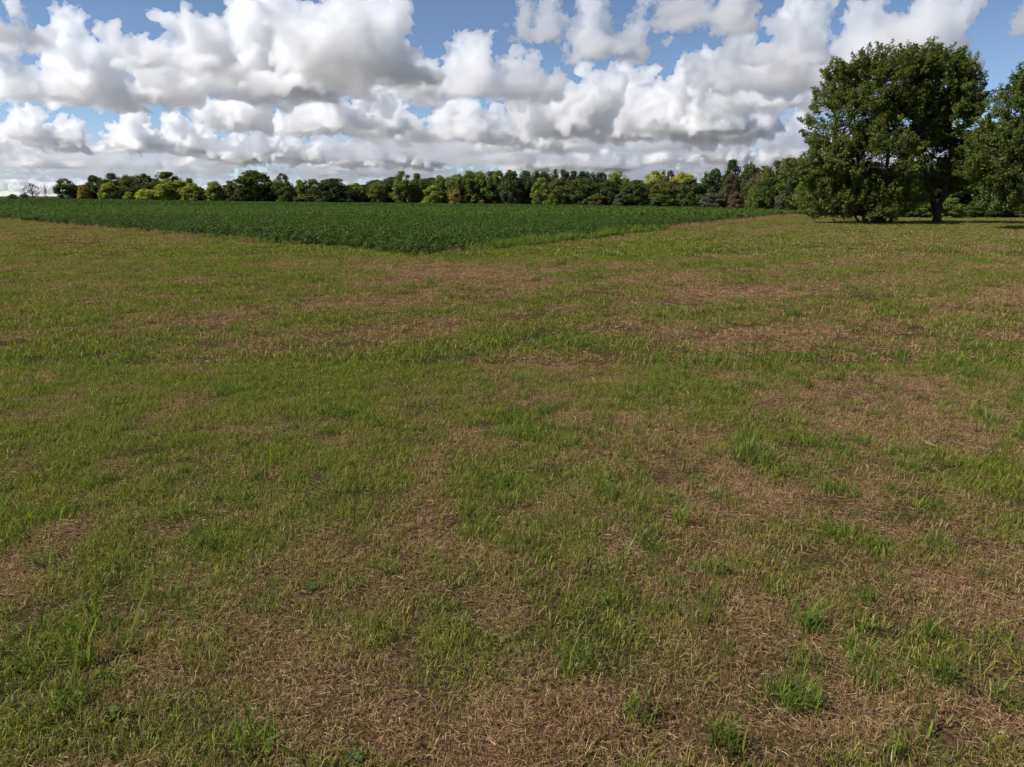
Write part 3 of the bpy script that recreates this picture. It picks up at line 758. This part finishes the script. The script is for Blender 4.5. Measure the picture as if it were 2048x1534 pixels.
def crop_floor():
    """shaded lower canopy under the leaves so that no soil shows through far off"""
    a = np.r_[np.arange(.6, 90, .8), np.arange(90, 420, 3)]; b = np.r_[np.arange(.6, 90, .8), np.arange(90, 330, 3)]
    A, B = np.meshgrid(a, b)
    X = C0[0] + EL_[0] * A + ER_[0] * B; Y = C0[1] + EL_[1] * A + ER_[1] * B
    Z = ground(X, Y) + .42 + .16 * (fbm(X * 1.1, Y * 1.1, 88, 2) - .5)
    ok = crop_mask(X, Y, 1.8).reshape(X.shape)
    nb, na = A.shape; i, j = np.meshgrid(np.arange(nb - 1), np.arange(na - 1), indexing='ij')
    Q = np.stack([i * na + j, i * na + j + 1, (i + 1) * na + j + 1, (i + 1) * na + j], -1).reshape(-1, 4)
    Q = Q[ok.ravel()[Q].all(1)]
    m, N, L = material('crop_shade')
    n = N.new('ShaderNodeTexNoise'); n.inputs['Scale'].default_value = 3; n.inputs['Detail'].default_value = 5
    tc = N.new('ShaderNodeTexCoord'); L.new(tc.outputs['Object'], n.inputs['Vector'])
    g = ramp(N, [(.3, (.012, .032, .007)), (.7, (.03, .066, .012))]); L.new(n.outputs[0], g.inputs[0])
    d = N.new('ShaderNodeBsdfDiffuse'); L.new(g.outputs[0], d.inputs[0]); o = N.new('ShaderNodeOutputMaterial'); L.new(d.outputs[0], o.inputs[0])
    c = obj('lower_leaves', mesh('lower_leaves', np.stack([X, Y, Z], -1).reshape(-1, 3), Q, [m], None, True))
    tag(c, 'lower leaf layer of the dark green crop field', 'crop', None, 'stuff')
crop_floor()

# rank grass and weeds along the field edges
def edge_strip(name, label, edge, s0, s1, t0, t1, density, src, lo, hi, dry, cat='grass'):
    n = int((s1 - s0) * (t1 - t0) * density)
    s, t = rng.uniform(s0, s1, n), rng.uniform(t0, t1, n)
    u, v = (EL_, ER_) if edge == 'left' else (ER_, EL_)
    x = C0[0] + u[0] * s - v[0] * t; y = C0[1] + u[1] * s - v[1] * t
    keep = fbm(s * .35, t * .8, 13 + len(label), 3) + rng.normal(0, .08, n) > .42
    x, y = x[keep], y[keep]
    o = scatter(name, np.stack([x, y, ground(x, y)], 1), spins(len(x), .15), rng.uniform(lo, hi, len(x)), np.clip(dry + rng.normal(0, .15, len(x)), 0, 1.3), src)
    tag(o, label, cat, None, 'stuff')
stalk_src = [clump('stalks', GRASS, 120 + s, dict(n=55, radius=.16, hmin=.2, hmax=.5, width=.011, bend=.35)) for s in range(5)]
weed_src = [clump('weeds', RANK, 140 + s, dict(n=60, radius=.2, hmin=.15, hmax=.42, width=.016, bend=.5)) for s in range(5)]
edge_strip('field_edge_grass', 'tan dry grass fringe along the left edge of the crop', 'left', 12, 75, -.25, .8, 5, stalk_src, .35, .7, .9)
edge_strip('field_edge_grass', 'pale straw-coloured grass strip along the right edge of the crop', 'right', 26, 70, -.2, 1.5, 9, stalk_src, .5, .9, 1.25)
edge_strip('field_edge_grass', 'tan dry grass at the near corner of the crop', 'right', .6, 3.4, -.1, .7, 12, stalk_src, .35, .6, 1.1)
edge_strip('field_edge_weeds', 'green weeds growing along the right edge near the corner', 'right', 2.5, 24, -.4, .9, 7, weed_src, .8, 1.5, .15)
edge_strip('field_edge_weeds', 'short green weeds along the left edge near the corner', 'left', 0, 26, -.2, .5, 6, weed_src, .4, .8, .2)

# ------------------------------------------------------------------ single tufts, weeds and litter on the lawn
def tuft(label, px, py, sets, seed, name='grass_tuft', cat='grass tuft', mat=None):
    p = on_ground(px, py)
    r = np.random.default_rng(seed); Vs, Fs, A, B, n = [], [], [], [], 0
    for kw in sets:
        V, F, a, b = blades(r, **kw); Vs.append(V); Fs.append(F + n); A.append(a); B.append(b); n += len(V)
    o = obj(name, mesh(name, np.vstack(Vs), np.vstack(Fs), [mat or RANK], {'rnd': np.concatenate(A) , 'rnd2': np.concatenate(B)}), None, p)
    o.rotation_euler.z = seed
    tag(o, label, cat, 'single tufts standing out of the lawn')
TALL = lambda n, h=.22, w=.009, rad=.05, bend=.5: dict(n=n, radius=rad, hmin=h * .55, hmax=h, width=w, bend=bend)
tuft('dense dark green round tuft near the lower right corner', 1588, 1405, [TALL(230, .13, .005, .11, .5)], 1)
tuft('upright dark green weedy tuft right of centre', 1503, 922, [TALL(160, .2, .007, .2, .45), TALL(20, .42, .007, .1, .15)], 2)
tuft('leaning grey-green wide-bladed tuft among dead straw at right', 1618, 1262, [TALL(26, .2, .009, .06, .6), TALL(40, .11, .006, .08, .4)], 3)
tuft('few long wide blades leaning right, near the left edge', 165, 1330, [TALL(7, .3, .012, .04, .35), TALL(20, .12, .006, .07, .5)], 4)
tuft('bright green low tuft in the middle of the lawn', 1033, 872, [TALL(150, .14, .006, .2, .5)], 5)
tuft('spiky green tuft with upright blades at the bottom left of centre', 505, 1500, [TALL(40, .2, .008, .09, .5)], 6)
tuft('wide-bladed tuft above the bottom centre', 1150, 1335, [TALL(60, .17, .007, .11, .5)], 7)
tuft('small fan of pale green blades left of centre', 780, 1150, [TALL(22, .17, .007, .06, .6)], 8)
tuft('tall narrow tuft right of centre near the straw patch', 1360, 1055, [TALL(28, .24, .008, .07, .35)], 9)
tuft('upright green tuft at the bottom, right of centre', 1450, 1500, [TALL(36, .22, .009, .07, .35)], 10)
tuft('loose green tuft at the bottom centre', 1272, 1440, [TALL(30, .2, .008, .09, .45)], 11)
tuft('grey-green tuft in the brown patch at right', 1722, 1200, [TALL(60, .13, .006, .08, .5)], 12)
tuft('bright green tuft far right of the middle lawn', 1500, 735, [TALL(170, .2, .01, .5, .5)], 13)
tuft('single upright blade pair standing left of centre', 545, 935, [TALL(4, .26, .01, .02, .2)], 14)

def broadleaf(label, px, py, n, size, seed):
    p = on_ground(px, py); r = np.random.default_rng(seed)
    e = bpy.data.objects.new('broadleaf_weed', None); COL.objects.link(e); e.location = p
    tag(e, label, 'weed', 'broadleaf weeds in the lawn')
    m = BROAD
    for k in range(n):
        a = k * 2.4 + r.normal(0, .2); ln = size * r.uniform(.7, 1.2); w = ln * .32
        s = np.linspace(0, 1, 6); wid = np.sin(np.pi * np.clip(s * .9 + .08, 0, 1)) * w
        zc = .015 + ln * .35 * np.sin(s * 2.2) * r.uniform(.5, 1.1)
        V = np.concatenate([np.stack([s * ln, -wid, zc + wid * .3], 1), np.stack([s * ln, wid * 0, zc], 1), np.stack([s * ln, wid, zc + wid * .3], 1)])
        c, sn = math.cos(a), math.sin(a); V = np.stack([V[:, 0] * c - V[:, 1] * sn, V[:, 0] * sn + V[:, 1] * c, V[:, 2]], 1)
        F = [(b + i, b + i + 1, b + i + 7, b + i + 6) for b in (0, 6) for i in range(5)]
        obj('leaf', mesh('leaf', V, F, [m], {'rnd': np.full(18, r.random())}, True), e)
mB, N_, L_ = material('broad_leaf')
g_ = ramp(N_, [(0, (.03, .075, .022)), (1, (.06, .12, .03))]); L_.new(attr(N_, 'rnd'), g_.inputs[0]); leaf_shader(N_, L_, g_.outputs[0], .3, 1.4, .015)
BROAD = mB
broadleaf('flat dark green broadleaf weed near the bottom left', 222, 1432, 9, .042, 1)
broadleaf('small dark green broadleaf weed left of centre near the bottom', 622, 1182, 7, .036, 2)
broadleaf('small broadleaf weed at the bottom edge left of centre', 710, 1522, 8, .036, 3)

def dead_leaf(label, px, py, size, seed):
    p = on_ground(px, py); r = np.random.default_rng(seed)
    u, v = np.meshgrid(np.linspace(-1, 1, 9), np.linspace(-1, 1, 7))
    w = np.sqrt(np.clip(1 - u ** 2, .02, 1)) * (.55 + .1 * np.sin(9 * u))
    V = np.stack([u * size, v * w * size, .02 + size * (.35 * v ** 2 + .18 * u ** 2 + .05 * np.sin(5 * u + 3 * v))], -1).reshape(-1, 3)
    F = [(j * 9 + i, j * 9 + i + 1, j * 9 + i + 10, j * 9 + i + 9) for j in range(6) for i in range(8)]
    m, N, L = material('dead_leaf')
    n = N.new('ShaderNodeTexNoise'); n.inputs['Scale'].default_value = 30
    g = ramp(N, [(.3, (.14, .08, .045)), (.7, (.36, .22, .12))]); L.new(n.outputs[0], g.inputs[0]); leaf_shader(N, L, g.outputs[0], .15, 1.1, .05)
    o = obj('dead_leaf', mesh('dead_leaf', V, F, [m], None, True), None, p); o.rotation_euler = (.1, -.1, seed)
    tag(o, label, 'leaf', None)
dead_leaf('curled brown dead leaf lying on the lawn at right', 1856, 896, .06, 2)

# ------------------------------------------------------------------ clouds: real bodies of vapour
def cloud_material(name, density):
    m, N, L = material(name)
    s = N.new('ShaderNodeVolumeScatter')
    s.inputs['Color'].default_value = (.986, .984, .99, 1); s.inputs['Density'].default_value = density; s.inputs['Anisotropy'].default_value = .71
    o = N.new('ShaderNodeOutputMaterial'); L.new(s.outputs[0], o.inputs['Volume'])
    return m
VAPOUR = cloud_material('cloud_vapour', .019)
THIN_VAPOUR = cloud_material('thin_cloud_vapour', .0035)  # thinned to pale the horizon clouds, in place of distance haze
def _ico():
    bm = bmesh.new(); bmesh.ops.create_icosphere(bm, subdivisions=2, radius=1)
    v = np.array([x.co for x in bm.verts]); f = np.array([[q.index for q in p.verts] for p in bm.faces]); bm.free()
    return v, f
ICO_V, ICO_F = _ico()
def cumulus(seed, asp, towers, depth=.7, voxel=.0062, sharp=1.0, vapour=None):
    """one cumulus, width about 1, flat base at z = 0: heaped spheres, fused and roughened"""
    r = np.random.default_rng(seed); Sp = []
    for t in range(towers):
        x = (t + .5) / towers * .76 - .38 + r.normal(0, .05); y = r.uniform(-.36, .36) * depth
        h = asp * r.uniform(.5, 1) * (1 - 1.1 * abs(x)); rad = r.uniform(.09, .16)
        k = max(2, int(h / (rad * .6)))
        for i in range(k):
            f = i / max(1, k - 1)
            Sp.append((x + r.normal(0, .035), y + r.normal(0, .035), h * f * .85, rad * (1 - .4 * f) * r.uniform(.75, 1.15)))
    for i in range(16):
        x = r.uniform(-.46, .46)
        Sp.append((x, r.uniform(-.4, .4) * depth, r.uniform(0, .05), r.uniform(.04, .11) * (1.05 - abs(x))))
    base = list(Sp)
    for num, fr in ((8, .45), (6, .42)):
        new = []
        for (x, y, z, q) in base:
            for i in range(num):
                d = r.normal(size=3); d[2] = abs(d[2]) * .8 + .1 if r.random() < .8 else d[2]; d /= np.linalg.norm(d)
                new.append((*(np.array((x, y, z)) + d * q * .95), q * fr * r.uniform(.55, 1.35)))
        Sp += new; base = new
    Sp = np.array(Sp)
    V = (ICO_V[None] * Sp[:, 3][:, None, None] + Sp[:, None, :3]).reshape(-1, 3)
    F = (ICO_F[None] + (np.arange(len(Sp)) * len(ICO_V))[:, None, None]).reshape(-1, 3)
    V[:, 2] = np.where(V[:, 2] < 0, V[:, 2] * .2, V[:, 2])
    ob = bpy.data.objects.new('c', mesh('c', V, F)); COL.objects.link(ob)
    m = ob.modifiers.new('r', 'REMESH'); m.mode = 'VOXEL'; m.voxel_size = voxel
    for sc_, a in ((.14, .07), (.055, .075), (.022, .036)):
        tx = bpy.data.textures.new('billow', 'CLOUDS'); tx.noise_scale, tx.noise_depth, tx.noise_type = sc_, 2, 'SOFT_NOISE' if sc_ > .1 else 'HARD_NOISE'
        d = ob.modifiers.new('d', 'DISPLACE'); d.texture, d.strength, d.mid_level, d.texture_coords = tx, a * sharp, .5, 'LOCAL'
    m = ob.modifiers.new('r', 'REMESH'); m.mode = 'VOXEL'; m.voxel_size = voxel
    out = bpy.data.meshes.new_from_object(ob.evaluated_get(bpy.context.evaluated_depsgraph_get()))
    bpy.data.objects.remove(ob)
    n = len(out.vertices); co = np.empty(n * 3, np.float32); out.vertices.foreach_get('co', co); co = co.reshape(-1, 3)
    nat = co[:, 2].max() / (co[:, 0].max() - co[:, 0].min())
    co[:, 2] /= co[:, 2].max(); ext = co[:, :2].max(0) - co[:, :2].min(0); co[:, :2] -= (co[:, :2].max(0) + co[:, :2].min(0)) / 2; co[:, 0] /= ext[0]; co[:, 1] /= ext[0]
    out.vertices.foreach_set('co', co.ravel()); out.update()
    out.polygons.foreach_set('use_smooth', np.ones(len(out.polygons), bool))
    out.materials.clear(); out.materials.append(vapour or VAPOUR); out.name = 'cloud'; NAT[out.name] = nat
    return out                                       # width 1 along x, height 1
NAT = {}
PUFF = [cumulus(1, .35, 4), cumulus(2, .45, 5), cumulus(3, .28, 6), cumulus(4, .5, 3), cumulus(6, .24, 5), cumulus(9, .4, 6), cumulus(31, .75, 2, .9), cumulus(34, .6, 3, .9), cumulus(41, .17, 7, .5), cumulus(43, .32, 7)]
print('cloud aspects', NAT)
SMALL = [cumulus(21, .35, 4, voxel=.016, vapour=THIN_VAPOUR), cumulus(22, .3, 5, voxel=.016, vapour=THIN_VAPOUR), cumulus(23, .45, 3, voxel=.016, vapour=THIN_VAPOUR), cumulus(24, .25, 6, voxel=.016, vapour=THIN_VAPOUR)]
CLOUD_BASE = 1000.0
def cloud_fit(x0, x1, ytop, ybase, base=CLOUD_BASE):
    d = ray((x0 + x1) / 2, ybase); t = (base - EYE) / d.z; c = Vector((0, 0, EYE)) + d * t
    W = (x1 - x0) / F_PX * t * 1.12
    dt = ray((x0 + x1) / 2, ytop); H = EYE + dt.z * (c.y / dt.y) - base
    return c, W, H
def cloud(label, x0, x1, ytop, ybase, p, rot):
    c, W, H = cloud_fit(x0, x1, ytop, ybase)
    best = sorted(PUFF, key=lambda q: abs(math.log(H / W / NAT[q.name])))
    o = obj('cloud', best[p % 3], None, c); o.scale = (W, W, H)
    o.rotation_euler.z = rot
    tag(o, label, 'cloud', 'separate cumulus clouds in the sky')
CLOUDS = [
 ('large white and grey cloud at the upper left', 20, 410, 22, 208, 0, .2),
 ('biggest cloud with dark grey base at the top left of centre', 230, 850, -90, 168, 1, 3.3),
 ('bright cloud below the dark grey base, left of centre', 430, 800, 135, 265, 0, .3),
 ('tall billowing cloud at the top centre', 775, 1120, 58, 198, 0, 2.9),
 ('low cloud under the tall billowing centre cloud', 760, 1060, 175, 285, 1, 3.2),
 ('rounded cloud cut by the top edge at centre', 990, 1145, -40, 75, 0, .3),
 ('pale rounded cloud near the top edge, right of the centre', 1125, 1330, -60, 118, 1, 3),
 ('flat grey cloud cut by the top edge right of centre', 1290, 1550, -80, 50, 1, 3.4),
 ('brilliant white heaped cloud right of centre', 1025, 1530, 88, 275, 0, .1),
 ('long sloping grey cloud left of the large trees at the top', 1400, 1880, -80, 152, 1, 3.0),
 ('grey-based cloud behind the brilliant heaped cloud', 1380, 1650, 110, 222, 2, .4),
 ('upright white cloud just left of the large trees', 1560, 1720, 178, 314, 0, .4),
 ('small white cloud under the brilliant heaped cloud', 1290, 1510, 208, 264, 0, 0),
 ('white cloud peeping out above the large tree crown', 1735, 1955, 68, 150, 0, 3.1),
 ('small white cloud in the top right corner', 1998, 2160, -30, 62, 0, .2),
 ('white-topped cloud at the left edge above the horizon', -70, 140, 192, 284, 0, 3.1),
 ('grey-white cloud at left above the copse', 115, 395, 203, 303, 0, .2),
 ('ragged cloud corner at the top left edge', -160, 95, -40, 95, 2, .5),
 ('mid-sky cloud above the tall olive tree', 400, 650, 240, 322, 1, 3),
 ('low cloud above the centre of the tree line', 630, 870, 262, 332, 0, .3),
 ('flat cloud between the centre and the brilliant heaped cloud', 930, 1150, 215, 300, 1, 2),
 ('low cloud right of centre above the dark wood', 1020, 1270, 268, 338, 0, 3.1),
 ('low cloud left of the tallest far tree', 1270, 1480, 255, 325, 1, .1),
 ('small puff low beside the large trees', 1440, 1580, 250, 330, 0, 3.3),
]
for c in CLOUDS: cloud(*c)
rr = random.Random(4)
pos, rot, siz = [], [], []
far_pts = []
for yb, step in ((305, 150), (322, 120), (336, 95), (348, 80), (358, 60), (366, 46), (373, 36), (380, 30), (386, 26)):
    x = -350 + rr.uniform(0, step)
    while x < 2450:
        wd = step * rr.uniform(.9, 2.1)
        if rr.random() < .86:
            far_pts.append((x, x + wd, yb + rr.uniform(-5, 5) - wd * rr.uniform(.2, .42), yb + rr.uniform(-3, 3)))
        x += step * rr.uniform(.8, 1.35)
small_src = [source('puff', m) for m in SMALL]
items = []
for x0, x1, yt, yb in far_pts:
    if yb < 376: c, W, H = cloud_fit(x0, x1, yt, yb)
    else:                                            # 60 km off, sunk by the curve of the earth
        c = at((x0 + x1) / 2, yb, 60000); W = (x1 - x0) / F_PX * 60000 * 1.7; H = W * .3
    items.append((c, rr.choice([0, math.pi]) + rr.uniform(-.5, .5), (W, W * .8, H)))
mass('distant_clouds', 'rows of small pale clouds stacked along the horizon', 'cloud', items, small_src)

# unseen clouds: a thin one added to shade the nearest grass, others as filler
def overhead():
    up = SUN / SUN.z
    it = []
    for x, y, W, D, H in ((-16, -86, 190, 150, 70),):
        it.append((Vector((x, y, 0)) + up * CLOUD_BASE, .4, (W, D / .7, H)))
    for x, y, W, H in ((-5200, -900, 1500, 600), (-3900, -3800, 1900, 700), (900, -5200, 1700, 600), (4700, -2600, 1500, 650), (5600, 700, 1300, 500), (-6500, 2600, 1600, 600)):
        it.append((Vector((x, y, CLOUD_BASE)), rr.uniform(0, 6), (W, W, H)))
    thick = [source('puff', q) for q in PUFF[:3]]
    mass('added_clouds', 'added unseen clouds, one of them shading the nearest grass', 'cloud', it, thick)
overhead()
